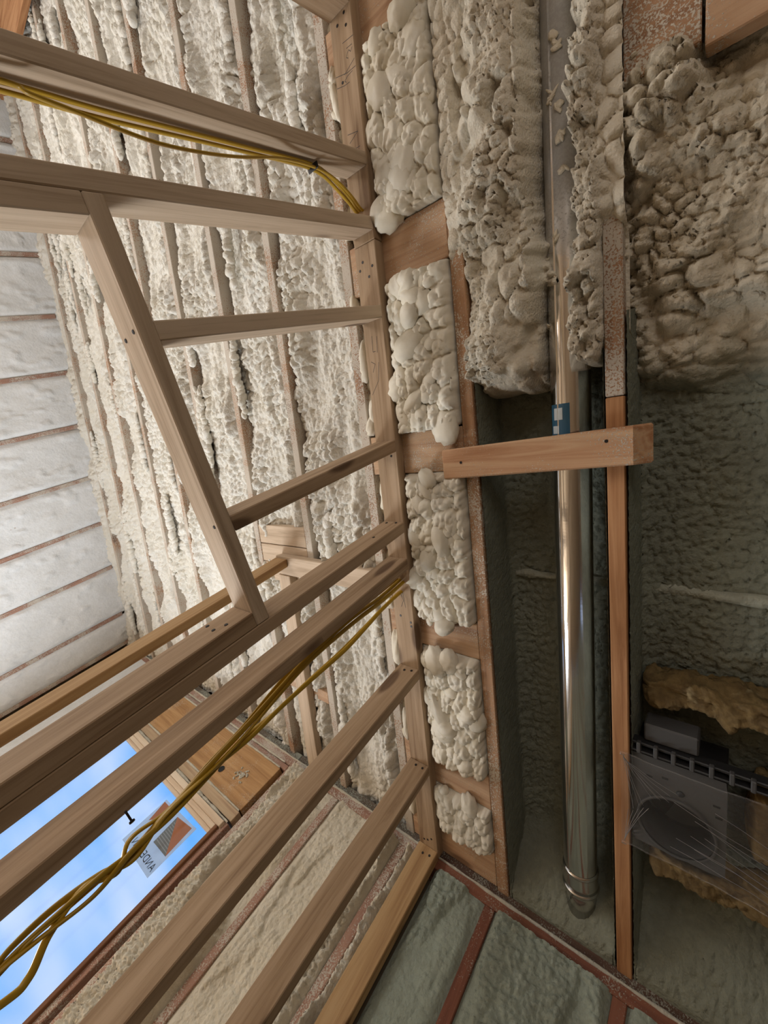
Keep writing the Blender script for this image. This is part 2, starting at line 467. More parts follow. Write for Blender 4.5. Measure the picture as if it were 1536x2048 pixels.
# ------------------------------------------------------------------ floor and plain shell
fl = empty('floor', (-1, -.5, 0), 'plywood subfloor of the unfinished room', 'floor', kind='structure')
k = 0
for ix in range(6):
    for iy in range(2):
        x0 = XG + ix * 1.22; y0 = YB + iy * 2.4 + (.0 if ix % 2 else -.0)
        bbox('floor_panel', fl, 'plywood', x0 + .002, min(x0 + 1.218, XR), y0 + .002, y0 + 2.398, -.02, 0, 0)

wb = empty('wall_back', (-1, YB, 0), 'sheathed wall at the high end of the roof', 'wall', kind='structure')
for a in ((XG - .2, .5, 0), (.5, 1.5, 2.12), (1.5, XR + .2, 0)): bbox('sheathing', wb, 'sheathing', a[0], a[1], YB - .16, YB - .14, a[2], rz(YB) + .3, 0)
for i in range(18):
    x = XG + .05 + i * .406
    vstud('stud', wb, 'stud_pinkish', x, x + .038, YB - .14, YB, 2.12 if .46 < x < 1.5 else 0, rz(YB) - .16)
def flat_foam(seed, amp=.006, c=.09, fine=.002):
    return lambda U, V: amp * (fbm(U / .16, V / .3, seed) - .5) * 2 + fine * lump(U, V, .02, seed + 3) + amp * .8 * sst(.62, .75, fbm(U / c, V / (c * 1.7), seed + 9))
for i in range(17):
    x = XG + .05 + i * .406
    f = flat_foam(300 + i)
    grid('spray_foam', wb, 'foam_gable', lin(x + .038, x + .406, .03), lin(2.12 if .1 < x < 1.5 else 0, rz(YB) - .16, .04), lambda U, V, f=f: (U, YB - .012 + f(U, V), V), flip=True)
bbox('ledger_beam', wb, 'fir_orange', XG, PX - .1, YB + .02, YB + .22, rz(YB + .2) - .062, rz(YB + .2) - .02)

wr = empty('wall_right', (XR, 0, 0), 'sheathed stud wall behind the camera', 'wall', kind='structure')
for y0, y1, z0 in ((YB, YW, 0),):
    bbox('sheathing', wr, 'sheathing', XR, XR + .02, y0, y1, z0, 3.9, 0)
for i in range(11):
    y = YB + .1 + i * .44
    vstud('stud', wr, 'pine_stud', XR - .09, XR, y, y + .038, 0, rz(y) - .03, True)

# ------------------------------------------------------------------ gable wall, foam shaved flush with the studs
wg = empty('wall_gable', (XG, 0, 0), 'far gable wall of shaved white foam between thin pinkish stud edges', 'wall', kind='structure')
bbox('sheathing', wg, 'sheathing', XG - .17, XG - .15, -1.7, YW + .2, 0, 3.5, 0)
bbox('sheathing', wg, 'sheathing', XG - .17, XG - .15, YB - .2, -1.7, 2.12, 4.2, 0)
GY = [-2.87, -2.47, -2.05, -1.64, -1.16, -.70, -.245, .215, .637, 1.055, 1.515, 1.80]
for y in GY:
    low = 2.1 if y < -1.7 else 0.0
    vstud('stud', wg, 'stud_pinkish', XG - .14, XG, y, y + .034, low, rz(y) - .02, True)
vstud('stud', wg, 'stud_pinkish', XG - .14, XG - .001, .415, .445, 0, 2.42)
for i in range(len(GY) - 1):
    y0, y1 = GY[i] + .034, GY[i + 1]
    low = 2.12 if y0 < -1.7 else 0.0
    f = flat_foam(500 + i * 13, .013, .06, .004)
    def pos(U, V, y0=y0, y1=y1, f=f, low=low, i=i):
        zt = rz(U) + .03; z = low + (zt - low) * V
        e = np.minimum(U - y0, y1 - U)
        wob = .006 * (fbm(U * 0 + i, z / .11, 70 + i) - .5)
        edge = sst(.0, .03, e + wob)
        return XG - .004 + f(U, z) * edge + .007 * edge - .006 * (1 - edge), U, z
    grid('foam_panel', wg, 'foam_gable', lin(y0 - .006, y1 + .006, .012), lin(0, 1, .006 if i in range(2, 11) else .02), pos)

# ------------------------------------------------------------------ window wall (eave side)
ZT = EYE + .757                                # top of the double plate
ww = empty('wall_window', (-1, YW, 0), 'eave wall with the big window, double brown top plate and foam filled stud bays', 'wall', kind='structure')
WX0, WX1, WZ0, WZ1 = -3.35, -1.905, .72, EYE + .232
for a in ((XG - .2, WX0 - .02, 0, ZT + .25), (WX1 + .02, XR, 0, ZT + .25), (WX0 - .02, WX1 + .02, 0, WZ0 - .02), (WX0 - .02, WX1 + .02, WZ1 + .07, ZT + .25)):
    bbox('sheathing', ww, 'sheathing', a[0], a[1], YW + .142, YW + .16, a[2], a[3], 0)
for x0, x1 in ((XG, -1.80), (-1.80, -.93), (-.93, XR)):
    bbox('top_plate', ww, 'plate_brown' if x0 > -1 else 'stud_pinkish', x0 + .001, x1 - .001, YW, YW + .14, EYE + .679, EYE + .716)
    bbox('top_plate', ww, 'plate_dark' if x0 > -1 else 'plate_grey', x0 + .001, x1 - .001, YW + .003, YW + .14, EYE + .720, ZT)
    us = lin(x0, x1, .01)
    grid('foam_bead', ww, 'foam_bead', us, np.linspace(0, math.pi, 6), lambda U, V: (U, YW - (.004 + .005 * vnoise(U / .05, V * 0, 4)) * np.sin(V), EYE + .718 + (.003 + .004 * vnoise(U / .03, V * 0, 8)) * np.cos(V)), flip=False)
SX = [-4.32, -3.90, -3.49, -1.80, -1.45, -1.03, -.633, -.222, .184, .59, 1.0, 1.4, 1.8, 2.2]
for x in SX:
    m = 'plate_brown' if x > -.9 else 'stud_pinkish'
    vstud('stud', ww, m, x - .019, x + .019, YW + (.0 if x > -1.4 else .002), YW + .14, 0, EYE + .679)
for x in (-1.872, -3.385):
    vstud('jack_stud', ww, 'stud_pinkish', x - .017, x + .017, YW + .006, YW + .14, 0, EYE + .31)
bbox('rough_sill', ww, 'stud_pinkish', WX0, WX1, YW + .004, YW + .14, WZ0 - .05, WZ0 - .012)
bbox('header_strip', ww, 'plywood', WX0 - .05, -1.855, YW + .004, YW + .14, EYE + .322, EYE + .374)
hd = bbox('header_board', ww, 'header_ply', WX0 - .05, -1.86, YW + .006, YW + .13, EYE + .382, EYE + .640)
bbox('header_strip', ww, 'stud_pinkish', WX0 - .05, -1.83, YW + .012, YW + .13, EYE + .646, EYE + .676)
for z in (.312, .378, .643, .678):
    us = lin(WX0, -1.86, .008)
    grid('foam_bead', ww, 'foam_bead', us, np.linspace(0, math.pi, 6), lambda U, V, z=z: (U, YW + .004 - (.003 + (.012 if z < .32 else .005) * lump(U, V * 0 + z, .03, 21)) * np.sin(V), EYE + z + (.004 + (.008 if z < .32 else .003) * vnoise(U / .03, V * 0, 3)) * np.cos(V)))
# knock-out holes and a splat of foam on the header
for x, z in ((-2.61, .525), (-2.19, .46)):
    lathe('drilled_hole', [(0, .0), (0, .016), (.002, .019)], 'dark_inside', hd, basis(Vector((x, YW + .0052, EYE + z)), -YA, XA, -ZA), 20)
rs = np.random.RandomState(4)
gl = []
for k in range(46):
    r = abs(rs.normal(0, .024)); a = rs.uniform(0, 6.28)
    gl.append(glob((-2.03 + r * 1.3 * math.cos(a), YW + .004, EYE + .497 + r * math.sin(a)), (rs.uniform(.004, .012), .006, rs.uniform(.003, .008)), rs, 1, .3))
grid('foam_splat', hd, 'foam_bead', np.array([-2.04, -2.03]), np.array([.49, .5]), lambda U, V: (U, YW + .005 + 0 * U, EYE + V), gl, kind='stuff')

def wall_foam(x0, x1, z0, z1, mat, seed, step, base, amp, rough):
    def pos(U, V):
        e = np.minimum(U - x0, x1 - U)
        h = base + amp * (fbm(U / .12, V / .35, seed) - .5) * 2 + rough * (lump(U, V, .045, seed + 1, 1.4) * .8 + lump(U, V, .022, seed + 2) * .75 + lump(U, V, .012, seed + 3) * .5) * (.35 + .65 * sst(.56, .48, fbm(U / .16, V / .5, seed + 5)))
        msk = sst(.44, .52, fbm(U / .16, V / .5, seed + 5)); h = h - rough * .7 * msk + rough * 1.3 * sst(.5, .56, fbm(U / .10, V / .3, seed + 15)) * (1 - .6 * msk)
        h = h * sst(-.004, .03, e) - .008 * (1 - sst(-.004, .03, e))
        return U, YW + .006 - h, V
    grid('spray_foam', ww, mat, lin(x0, x1, step), lin(z0, z1, step), pos, flip=False)
wall_foam(-1.782, -1.468, .8, EYE + .682, 'foam_wall', 40, .0045, .000, .014, .022)
wall_foam(-1.432, -1.048, .8, EYE + .682, 'foam_wall', 52, .0045, .000, .012, .020)
wall_foam(-1.012, -.9575, .8, EYE + .682, 'foam_wall', 61, .0045, .004, .012, .026)
wall_foam(-.865, -.651, .8, EYE + .684, 'foam_green_wall', 71, .005, .004, .008, .014)
wall_foam(-.615, -.24, 1.2, EYE + .684, 'foam_green_wall', 75, .005, .004, .008, .013)
wall_foam(-.204, .166, 1.6, EYE + .684, 'foam_green_wall', 79, .006, .004, .008, .013)
for i in range(8, 13): wall_foam(SX[i] + .019, SX[i + 1] - .019, 0, EYE + .68, 'foam_green_wall', 90 + i, .03, .004, .01, .0)
for x0, x1 in ((-1.782, -1.468), (-1.432, -1.048), (-1.012, -.9575), (-.865, -.651), (-.615, -.24), (-.204, .166)):
    wall_foam(x0, x1, 0, .8 if x1 < -.9 else (1.2 if x0 < -.3 else 1.6), 'foam_wall' if x1 < -.9 else 'foam_green_wall', 45, .03, .004, .008, 0)
for x0, x1 in ((XG, -4.339), (-4.301, -3.919), (-3.881, -3.509), (-3.471, -3.402)):
    wall_foam(x0, x1, 0, EYE + .68, 'foam_gable', int(-x0 * 30), .02, .004, .01, .0)

# window
w1 = empty('window_1', (-2.6, YW, WZ0), 'large pine framed window with blue sky behind the glass', 'window', kind='structure')
YGL = YW + .045
bbox('head_jamb', w1, 'sash_pine', WX0 - .03, WX1 + .03, YW - .012, YW + .12, WZ1 + .042, WZ1 + .072)
bbox('head_stop', w1, 'sash_pine', WX0, WX1, YW + .006, YW + .07, WZ1 + .018, WZ1 + .042)
bbox('sash_rail', w1, 'sash_pine', WX0, WX1, YW + .02, YW + .06, WZ1, WZ1 + .018)
bbox('sill', w1, 'sash_pine', WX0 - .03, WX1 + .03, YW - .012, YW + .12, WZ0 - .012, WZ0)
for x0, x1, m in ((WX1, WX1 + .022, 'jamb_brown'), (WX0 - .022, WX0, 'jamb_brown')):
    board('side_jamb', w1, m, ((x0 + x1) / 2, YW + .052, (WZ0 + WZ1 + .04) / 2), AX_Z, WZ1 + .04 - WZ0, x1 - x0, .125)
bbox('glass_pane', w1, 'clear_glass', WX0, WX1, YGL, YGL + .004, WZ0, WZ1, 0)

# mirrored sticker on the outside of the pane
st = empty('window_sticker', (-2.17, YGL, EYE - .03), 'white sticker with orange and grey emblem and mirrored lettering on window glass', 'sticker')
ys = YGL + .006
def wq(x, z, d=0): return (x, ys - d, EYE + z)
sk = 1.012
flat('sheet', [wq(-2.04, -.036), wq(-2.375, -.040), wq(-2.375, .196), wq(-2.04, .212)], 'sticker_white', st, (0, .001, 0))
flat('grey_triangle', [wq(-2.205, .185, .0008), wq(-2.193, .052, .0008), wq(-2.055, .057, .0008)], 'sticker_grey', st)
flat('orange_triangle', [wq(-2.205, .185, .0008), wq(-2.055, .057, .0008), wq(-2.065, .200, .0008)], 'sticker_orange', st)
flat('orange_triangle', [wq(-2.370, .185, .0008), wq(-2.225, .188, .0008), wq(-2.345, .085, .0008)], 'sticker_orange', st)
for i in range(9):
    z = .066 + i * .0115; xr = -2.055 - (z - .057) / .128 * .15
    flat('stripe', [wq(-2.193, z, .0014), wq(xr, z, .0014), wq(xr - .003, z + .004, .0014), wq(-2.194, z + .004, .0014)], 'sticker_line', st)
tx = bpy.data.curves.new('lettering', 'FONT'); tx.body = 'ANDERSEN'; tx.size = .047; tx.extrude = .0002
tx.space_character = 1.12
to = bpy.data.objects.new('lettering', tx); COL.objects.link(to)
dg = bpy.context.evaluated_depsgraph_get(); dg.update()
tme = bpy.data.meshes.new_from_object(to.evaluated_get(dg)); bpy.data.objects.remove(to)
lo = mesh_obj('lettering', tme, 'sticker_grey', st)
for v in lo.data.vertices:                    # reads from outside: mirrored from inside
    x, y = v.co.x, v.co.y
    v.co = Vector((-2.052 - x, ys - .0016, EYE - .018 + y))

# ------------------------------------------------------------------ roof: rafters, blocking, deck, foam
ce = empty('ceiling', (-1, 0, ZR), 'sloping rafter ceiling packed with cream spray foam', 'ceiling', kind='structure')
xboard('roof_deck', ce, 'sheathing', XG - .2, XR + .2, YB - .2, YW + .35, .24, .26, 0)
RX = [-4.36, -3.94, -3.53, -3.115, -2.705, -2.295, -1.875, -1.455, -1.035, -.610, -.222, .184, .59, 1.0, 1.4, 1.81, 2.21]
for i, x in enumerate(RX):
    m = 'fir_dusted' if x < -.7 else ('fir_speckled' if x < -.4 else 'fir_orange')
    if abs(x + .222) < .01:
        rboard('rafter', ce, 'fir_dusted', x - .02, x + .02, YB, .18, 0, .235)
        rboard('rafter', ce, 'fir_orange', x - .02, x + .02, .182, YW + .1, 0, .235)
    else:
        rboard('rafter', ce, m, x - .0215, x + .0215, YB, YW + .1, 0, .235)
# flat blocking the partition hangs from
BY = [(-1.02, -.885), (-.412, -.262), (.203, .335), (.835, .955), (1.395, 1.525), (1.705, 1.845)]
for y0, y1 in BY:
    xboard('blocking', ce, 'block_wood', -1.012, -.633, y0, y1, .0, .038)
xboard('blocking', ce, 'fir_speckled', -.198, -.07, -.60, -.43, .004, .042)
xboard('blocking', ce, 'block_wood', -.064, .16, -.585, -.415, .0, .038)
for y0, y1 in ((.555, .648), (.652, .742), (.745, .835)):
    xboard('blocking', ce, 'pine_pale', -1.852, -1.478, y0, y1, .0, .038)
xboard('blocking', ce, 'block_wood', -1.852, -1.478, 1.36, 1.42, .0, .038)

# foam in the bays beyond the partition
def bay_h(x0, x1, s):
    w_ = x1 - x0
    def h(U, V):
        u = (U - x0) / w_
        wav = (fbm(V / .5, V * 0 + s, s + 1) - .5) * .3
        hh = -.052 + .022 * (fbm(U / .10, V / .45, s) - .5) * 2
        for c, a, sg, q in ((.17, .034, .10, 2), (.52, .018, .12, 4), (.84, .040, .10, 6)):
            k = sst(.30, .72, fbm(V / .22, V * 0 + q, s + q))
            hh = hh + a * (.25 + .95 * k) * np.exp(-((u - c - wav * .5) / sg) ** 2)
        big = sst(.3, .7, fbm(U / .16, V / .3, s + 15))
        hh = hh - .018 + .020 * lump(U, V, .062, s + 10, 1.4) * (.3 + 1.3 * big) + (.009 + .016 * big) * lump(U, V, .032, s + 11, 1.2) + .0075 * lump(U, V, .0175, s + 12)
        e = np.minimum(U - x0, x1 - U)
        return hh - .03 * (1 - sst(0, .022, e)) * (vnoise(V / .09, V * 0 + np.sign(u - .5), s + 20))
    return h
for i in range(0, 8):
    x0, x1 = RX[i] + .0215, RX[i + 1] - .0215
    st_ = .0065 if i < 3 else (.0055 if i < 6 else .005)
    rs = np.random.RandomState(700 + i); ex = []
    for q in range(9):                        # ropes of foam puffed out along the rafter edges
        yy = YB + .1 + rs.rand() * 4.3; L = rs.uniform(.15, .55); side = rs.rand(); rr = rs.uniform(.020, .036)
        xx = x1 - rs.uniform(.012, .05) if side < .4 else (x0 + rs.uniform(.012, .05) if side < .8 else rs.uniform(x0 + .1, x1 - .1))
        t_ = 0.0
        while t_ < L and yy + t_ < YW - .03:
            e_ = math.sin(math.pi * min(1, (t_ + .03) / (L + .06))) ** .5
            ex.append(glob((xx + rs.normal(0, .005), yy + t_, rz(yy + t_) + rs.uniform(-.004, .010)), (rr * e_ * rs.uniform(.8, 1.15), rr * rs.uniform(.6, 1.0), rr * e_ * rs.uniform(.75, 1.0)), rs, 2, .2))
            t_ += rr * rs.uniform(.6, 1.0)
    grid('spray_foam', ce, 'foam_cream', lin(x0 - .008, x1 + .008, st_), lin(YB, YW + .05, st_ * 1.15), roofpos(bay_h(x0, x1, 100 + i * 17)), ex, flip=True)
x0, x1 = XG, RX[0] - .0215
grid('spray_foam', ce, 'foam_cream', lin(x0 - .02, x1 + .008, .008), lin(YB, YW + .05, .010), roofpos(lambda U, V: bay_h(x0 - .2, x1, 77)(U, V) + .05 * (1 - sst(0, .1, U - XG))), flip=True)

# foam between the partition's two rafters, one body per gap between the blocks
SEG = [(-2.9, -1.02, .2), (-.885, -.412, .75), (-.262, .203, 1.0), (.335, .835, .75), (.955, 1.395, .7), (1.525, 1.705, .6)]
for si, (y0, y1, k) in enumerate(SEG):
    rs = np.random.RandomState(60 + si)
    def h(U, V, y0=y0, y1=y1, k=k, si=si):
        side = sst(-.90, -.84, U)
        hh = -.045 + .012 * (fbm(U / .08, V / .1, si * 9) - .5)
        hh = hh + side * (.022 + k * .040 * np.sin(np.clip((U + .885) / .27, 0, 1) * math.pi) ** .6)
        hh = hh + side * (.030 * lump(U, V, .062, si * 31 + 2, 1.1) + .013 * lump(U, V, .028, si * 31 + 3) + .003 * lump(U, V, .012, si * 31 + 4))
        hh = hh + (1 - side) * (.03 * lump(U, V, .05, si * 31 + 8, 1.4))
        e = np.minimum(V - y0, y1 - V)
        hh = np.where(U < -.868, np.minimum(hh, -.002), hh) - .10 * (1 - sst(-.004, .012, e)) ** 2
        return hh - .12 * (1 - sst(.0, .016, -.6325 - U + .006 * vnoise(V / .03, V * 0, si))) ** 2
    ex = []
    if si > 0:
        n = int((y1 - y0) / .0125)
        for q in range(n):
            yy = y0 + (y1 - y0) * rs.rand(); xx = rs.uniform(-.860, -.652)
            big = rs.rand() < .5 * k
            r = rs.uniform(.026, .046) if big else rs.uniform(.012, .025)
            mid = math.sin((xx + .875) / .24 * math.pi)
            ex.append(glob((xx, yy, rz(yy) - k * .046 * mid + .002 + rs.uniform(-.006, .006)), (r * rs.uniform(.75, 1.1), r * rs.uniform(.8, 1.5), r * rs.uniform(.6, .85)), rs, 3 if big else 2, .17))
    grid('spray_foam', ce, 'foam_glossy', lin(-1.016, -.6315, .004), lin(y0 - .003, y1 + .003, .005 if si else .012), roofpos(h), ex, flip=True)
# long drips squeezed out on the far side of the partition plate
rs = np.random.RandomState(9)
for x, y, L, r in ((-1.0, -.84, .06, .016), (-1.0, -.905, .03, .016), (-1.02, -.23, .05, .018), (-.985, .12, .055, .018), (-1.0, .165, .035, .022), (-.975, .40, .07, .016), (-1.0, .80, .05, .022), (-.99, 1.0, .08, .026), (-.99, 1.33, .075, .017), (-1.0, 1.68, .075, .018), (-1.0, -.46, .02, .02), (-1.0, -.05, .07, .018)):
    ex = [glob((x, y, rz(y) + .004), (r, L, r * 1.1), rs, 3, .16, rs.uniform(-.15, .15)), glob((x - .008, y + L * .6, rz(y + L * .6) + .006), (r * .8, L * .35, r), rs, 2, .16)]
    grid('foam_drip', ce, 'foam_glossy', np.array([x, x + .001]), np.array([y, y + .001]), roofpos(lambda U, V: U * 0 - .004), ex)

# thick foam around the pipe and in the right-hand bay, thinning out towards the eave
def am(U, V, s): return .15 + 1.5 * sst(.32, .68, fbm(U / .11, V / .14, 400 + s))       # lump size varies from patch to patch
def h_left(U, V):
    end = np.sqrt(np.clip((.165 + .02 * (vnoise(U / .05, U * 0, 3) - .5) - V) / .10, 0, 1))
    on = sst(-.20, -.30, V + .10 * (fbm(U / .05, V / .08, 8) - .5))
    hh = .016 + .030 * np.sin(np.clip((U + .60) / .20, 0, 1) * math.pi) + .030 * (fbm(U / .09, V / .16, 41) - .5)
    hh = hh + .026 * lump(U, V, .060, 42, 1.3) * am(U, V, 3) + .018 * lump(U, V, .027, 43) * am(U, V, 4) + .010 * lump(U, V, .013, 44) * am(U, V, 5) - .032
    hh = hh + .045 * (fbm(U / .12, V / .20, 141) - .5) * 2 + .03 * (sst(.5, .56, fbm(U / .07, V / .13, 142)) - .5)
    hh = hh - .12 * sst(-.412, -.378, U + .0125 * np.clip(V + .1, -2, 0) + .012 * (fbm(U / .02, V / .03, 45) - .5) * 2)
    raf = sst(-.578, -.592, U)
    hh = hh * (1 - raf) + raf * (on * (.004 + .018 * lump(U, V, .035, 47)) - (1 - on) * .03)
    hh = hh - .05 * sst(-.632 + .012 * vnoise(V / .05, V * 0, 2), -.640, U)
    return -.20 + (hh + .20) * end
grid('spray_foam', ce, 'foam_tan', lin(-.636, -.352, .0045), lin(-2.9, .165, .0052), roofpos(h_left), flip=True, label='thick rough foam between rafter and metal pipe')
def h_mid(U, V):
    e0 = .11 + .04 * (vnoise(U / .02, U * 0, 13) - .5)
    end = np.sqrt(np.clip((e0 - V) / .05, 0, 1))
    on = sst(-.16, -.26, V + .12 * (fbm(U / .05, V / .08, 18) - .5))
    hh = .012 + .030 * (fbm(U / .05, V / .10, 51) - .5) * 2 + .030 * (sst(.48, .54, fbm(U / .045, V / .06, 152)) - .5) + .022 * lump(U, V, .040, 52, 1.2) * am(U, V, 9) + .018 * lump(U, V, .019, 53) + .008 * lump(U, V, .010, 54)
    rag = .022 * (fbm(U / .03, V / .028, 56, 4) - .5) * 2 + .02 * (fbm(V / .2, V * 0, 57) - .5)
    hh = hh - .13 * sst(-.289, -.308, U + rag + .014 * np.clip(V + .1, -2, 0))
    raf = sst(-.250, -.238, U)
    hh = hh * (1 - raf) + raf * (on * (.006 + .024 * lump(U, V, .045, 58)) - (1 - on) * .03)
    return -.20 + (hh + .20) * end
grid('spray_foam', ce, 'foam_tan', lin(-.335, -.194, .0035), lin(-2.9, .14, .0045), roofpos(h_mid), flip=True, label='torn ragged foam along the metal pipe')
def h_right(U, V):
    s = sst(-.05, .22, V)
    big = .044 * lump(U, V, .085, 62, .6) * am(U, V, 6) * (1 - .5 * s) + .026 * lump(U, V, .038, 63, .8) * am(U, V, 7) + .011 * lump(U, V, .016, 64) * am(U, V, 8)
    hh = -.060 + .055 * (fbm(U / .16, V / .14, 61) - .5) * 2 - .03 + big * (1 - .6 * s) - .075 * s - .10 * sst(.17, .31, V)
    hh = hh - .012 * np.exp(-((V - .1) / .05) ** 2)
    hh = hh - .06 * np.exp(-((V + .52) / .075) ** 2) + .035 * np.exp(-((V + .30) / .10) ** 2)
    e = np.minimum(U + .2, .163 - U)
    return hh - .02 * (1 - sst(0, .03, e))
grid('spray_foam', ce, 'foam_cream_to_green', lin(-.2025, .165, .005), lin(-2.9, .32, .0055), roofpos(h_right), flip=True, label='lumpy foam in the bay right of the metal pipe')
# thin green base coat: runs down one rafter side, across the deck and up the next
def green_bay(x0, x1, y0, y1, deck, step, seed):
    n1 = 8; us = np.concatenate([np.linspace(0, 1, n1, endpoint=False), 1 + lin(0, 1, step / (x1 - x0)), np.linspace(2, 3, n1 + 1)[1:]])
    def pos(U, V):
        a = np.clip(U, 0, 1); c = np.clip(U - 1, 0, 1); d = np.clip(U - 2, 0, 1)
        x = x0 + .002 + .006 * a + (x1 - x0 - .016) * c + .006 * d
        up = deck * (a - d)
        n = (.012 * (fbm(x / .15, V / .2, seed) - .5) * 2 + .012 * lump(x, V, .03, seed + 1) + .011 * lump(x, V, .015, seed + 2)) * np.clip(np.minimum(a, 1 - d), 0, 1)
        cove = .03 * (np.exp(-c * (x1 - x0) / .03) + np.exp(-(1 - c) * (x1 - x0) / .03)) * (a * (1 - d)) + .21 * sst(1.66, 1.88, V) * (a * (1 - d))
        rs_ = .003 * lump(V, up, .012, seed + 6) * (1 - np.abs(2 * c - 1) ** 0 * ((c > 0) & (c < 1)))
        x = x + np.where(U < 1, rs_, np.where(U > 2, -rs_, 0))
        return x, V, ZR - T * V + np.maximum(up - n - cove, .002)
    return grid('spray_foam', ce, 'foam_green', us, lin(y0, y1, step), pos, flip=True, label='thin dark green base coat of foam in rafter bay')
green_bay(-.587, -.243, -.05, YW + .05, .21, .006, 81)
green_bay(-.201, .163, -.0, YW + .05, .20, .006, 85)
for i in range(11, 16): green_bay(RX[i] + .0215, RX[i + 1] - .0215, YB, YW + .05, .2, .04, 90 + i)
for x0, x1 in ((-.565, -.255), (-.175, .14)):     # ridge of foam over the deck joint
    us = lin(x0, x1, .006)
    grid('foam_bead', ce, 'foam_ridge', us, np.linspace(0, math.pi, 7), lambda U, V: (U, .735 + .035 * (U + .2) ** 2 + (.009 + .010 * vnoise(U / .04, U * 0, 6)) * np.cos(V), ZR - T * .735 + .184 - (.004 + .009 * lump(U, V * .01, .016, 5) + .008 * vnoise(U / .06, U * 0, 9)) * np.sin(V)), flip=False)

# ------------------------------------------------------------------ the stud partition
wp = empty('wall_partition', (PX, .4, 0), 'open pine stud partition with raked top plate and door opening', 'wall', kind='structure')
XF = PX - .089
PO = -.038 / math.cos(TH)
tp = rboard('top_plate', wp, 'pine_stud', XF, PX, -2.92, -.385, PO, 0)
tp2 = rboard('top_plate', wp, 'pine_stud', XF, PX, -.384, 1.847, PO, 0)
bbx = board('bottom_plate', wp, 'pine_stud', ((XF + PX) / 2, -1.68, .019), (YA, -XA, ZA), 2.53, .089, .038)
board('bottom_plate', wp, 'pine_stud', ((XF + PX) / 2, 1.148, .019), (YA, -XA, ZA), 1.396, .089, .038)
def ztop(y): return rz(y) + PO
def stud(name, y0, y1, mat='pine_stud', z0=.038, z1=None):
    yc = (y0 + y1) / 2
    return vstud(name, wp, mat, XF, PX, y0, y1, z0, z1 if z1 else ztop(yc), z1 is None)
for k_ in range(5): stud('stud', -2.64 + k_ * .4005, -2.602 + k_ * .4005)
stud('stud', -.628, -.591, 'pine_pale')
stud('king_stud', -.454, -.417, 'pine_pale')
stud('trimmer_stud', -.4165, -.379, 'pine_pale', .038, EYE + .384)
hdr = board('header', wp, 'pine_pale', ((XF + PX) / 2, .035, EYE + .402), (YA, -XA, ZA), .903, .089, .036)
stud('cripple_stud', -.2036, -.166, 'pine_pale', EYE + .420)
stud('cripple_stud', .2125, .2505, 'pine_stud', EYE + .420)
ts = stud('trimmer_stud', .449, .4865, 'pine_stud', .038, EYE + .384)
sD = stud('king_stud', .487, .524)
sE = stud('stud', .616, .654)
sF = stud('stud', 1.030, 1.068)
sG = stud('stud', 1.426, 1.464)
sH = stud('stud', 1.806, 1.844, 'pine_amber')
for x, y in ((-.924, -.976), (-.894, -.99), (-.891, -.958), (-.927, -.835)): nail(tp, (x, y, rz(y) + PO), -RN, .005)
for x, y in ((-.925, -.344), (-.887, -.322), (-.94, -.323), (-.904, -.296), (-.891, .264), (-.926, .835), (-.881, .853), (-.881, .868), (-.929, 1.783), (-.911, 1.776), (-.892, 1.762)):
    nail(tp2, (x, y, rz(y) + PO), -RN, .005)
for o_, y, ps in ((sD, .487, ((-.932, .981), (-.892, .985), (-.899, .869))), (sF, 1.03, ((-.917, .857), (-.889, .864))), (sG, 1.426, ((-.916, .778), (-.885, .778), (-.928, .80))), (sH, 1.806, ((-.918, .682), (-.889, .687))), (ts, .449, ((-.939, .303), (-.904, .30), (-.891, .326)))):
    for x, z in ps: nail(o_, (x, y, EYE + z), -YA, .0055)
for x, y in ((-.887, -.19), (-.935, -.185), (-.883, .225)): nail(hdr, (x, y, EYE + .384), -ZA, .005)
# bent nail sticking out of the stud beside the cables
nl = lathe('bent_nail', [(0, .0022), (.022, .0022), (.022, .0055), (.025, .0055), (.025, 0)], 'nail_steel', sE, basis(Vector((PX, .648, EYE + .01)), Vector((.8, .6, 0)), Vector((-.6, .8, 0)), ZA), 10)
# carpenter's pencil marks on the underside of the plate
def pencil(parent, pts, wd=.0016):
    V = []; F = []
    for k in range(len(pts) - 1):
        a = Vector((pts[k][0], pts[k][1], 0)); c = Vector((pts[k + 1][0], pts[k + 1][1], 0))
        d = (c - a).normalized(); s = Vector((-d.y, d.x, 0)) * wd / 2
        q = len(V)
        for p in (a - s, a + s, c + s, c - s): V.append((p.x, p.y, rz(p.y) + PO - .0006))
        F.append((q, q + 1, q + 2, q + 3))
    me = bpy.data.meshes.new('pencil_mark'); me.from_pydata(V, [], F); me.update()
    return mesh_obj('pencil_mark', me, 'pencil', parent)
pencil(tp, [(-.912, -.925), (-.868, -.920)])
pencil(tp, [(-.899, -.905), (-.876, -.903)]); pencil(tp, [(-.876, -.896), (-.884, -.889), (-.890, -.897), (-.898, -.891), (-.902, -.884), (-.895, -.879)])
pencil(tp, [(-.952, -.862), (-.905, -.848), (-.870, -.846)]); pencil(tp, [(-.872, -.866), (-.898, -.856), (-.917, -.849)])
pencil(tp, [(-.952, -.833), (-.920, -.824), (-.899, -.822)]); pencil(tp, [(-.884, -.842), (-.905, -.840), (-.918, -.834), (-.912, -.828)])
pencil(tp, [(-.950, -.655), (-.885, -.650)]); pencil(tp, [(-.930, -.700), (-.888, -.690), (-.925, -.675)])
pencil(tp2, [(-.920, -.123), (-.922, -.074), (-.910, -.074)]); pencil(tp2, [(-.899, -.118), (-.904, -.069)])
pencil(tp2, [(-.935, -.046), (-.918, -.036), (-.931, -.012)]); pencil(tp2, [(-.902, -.039), (-.910, .016), (-.945, .058)])
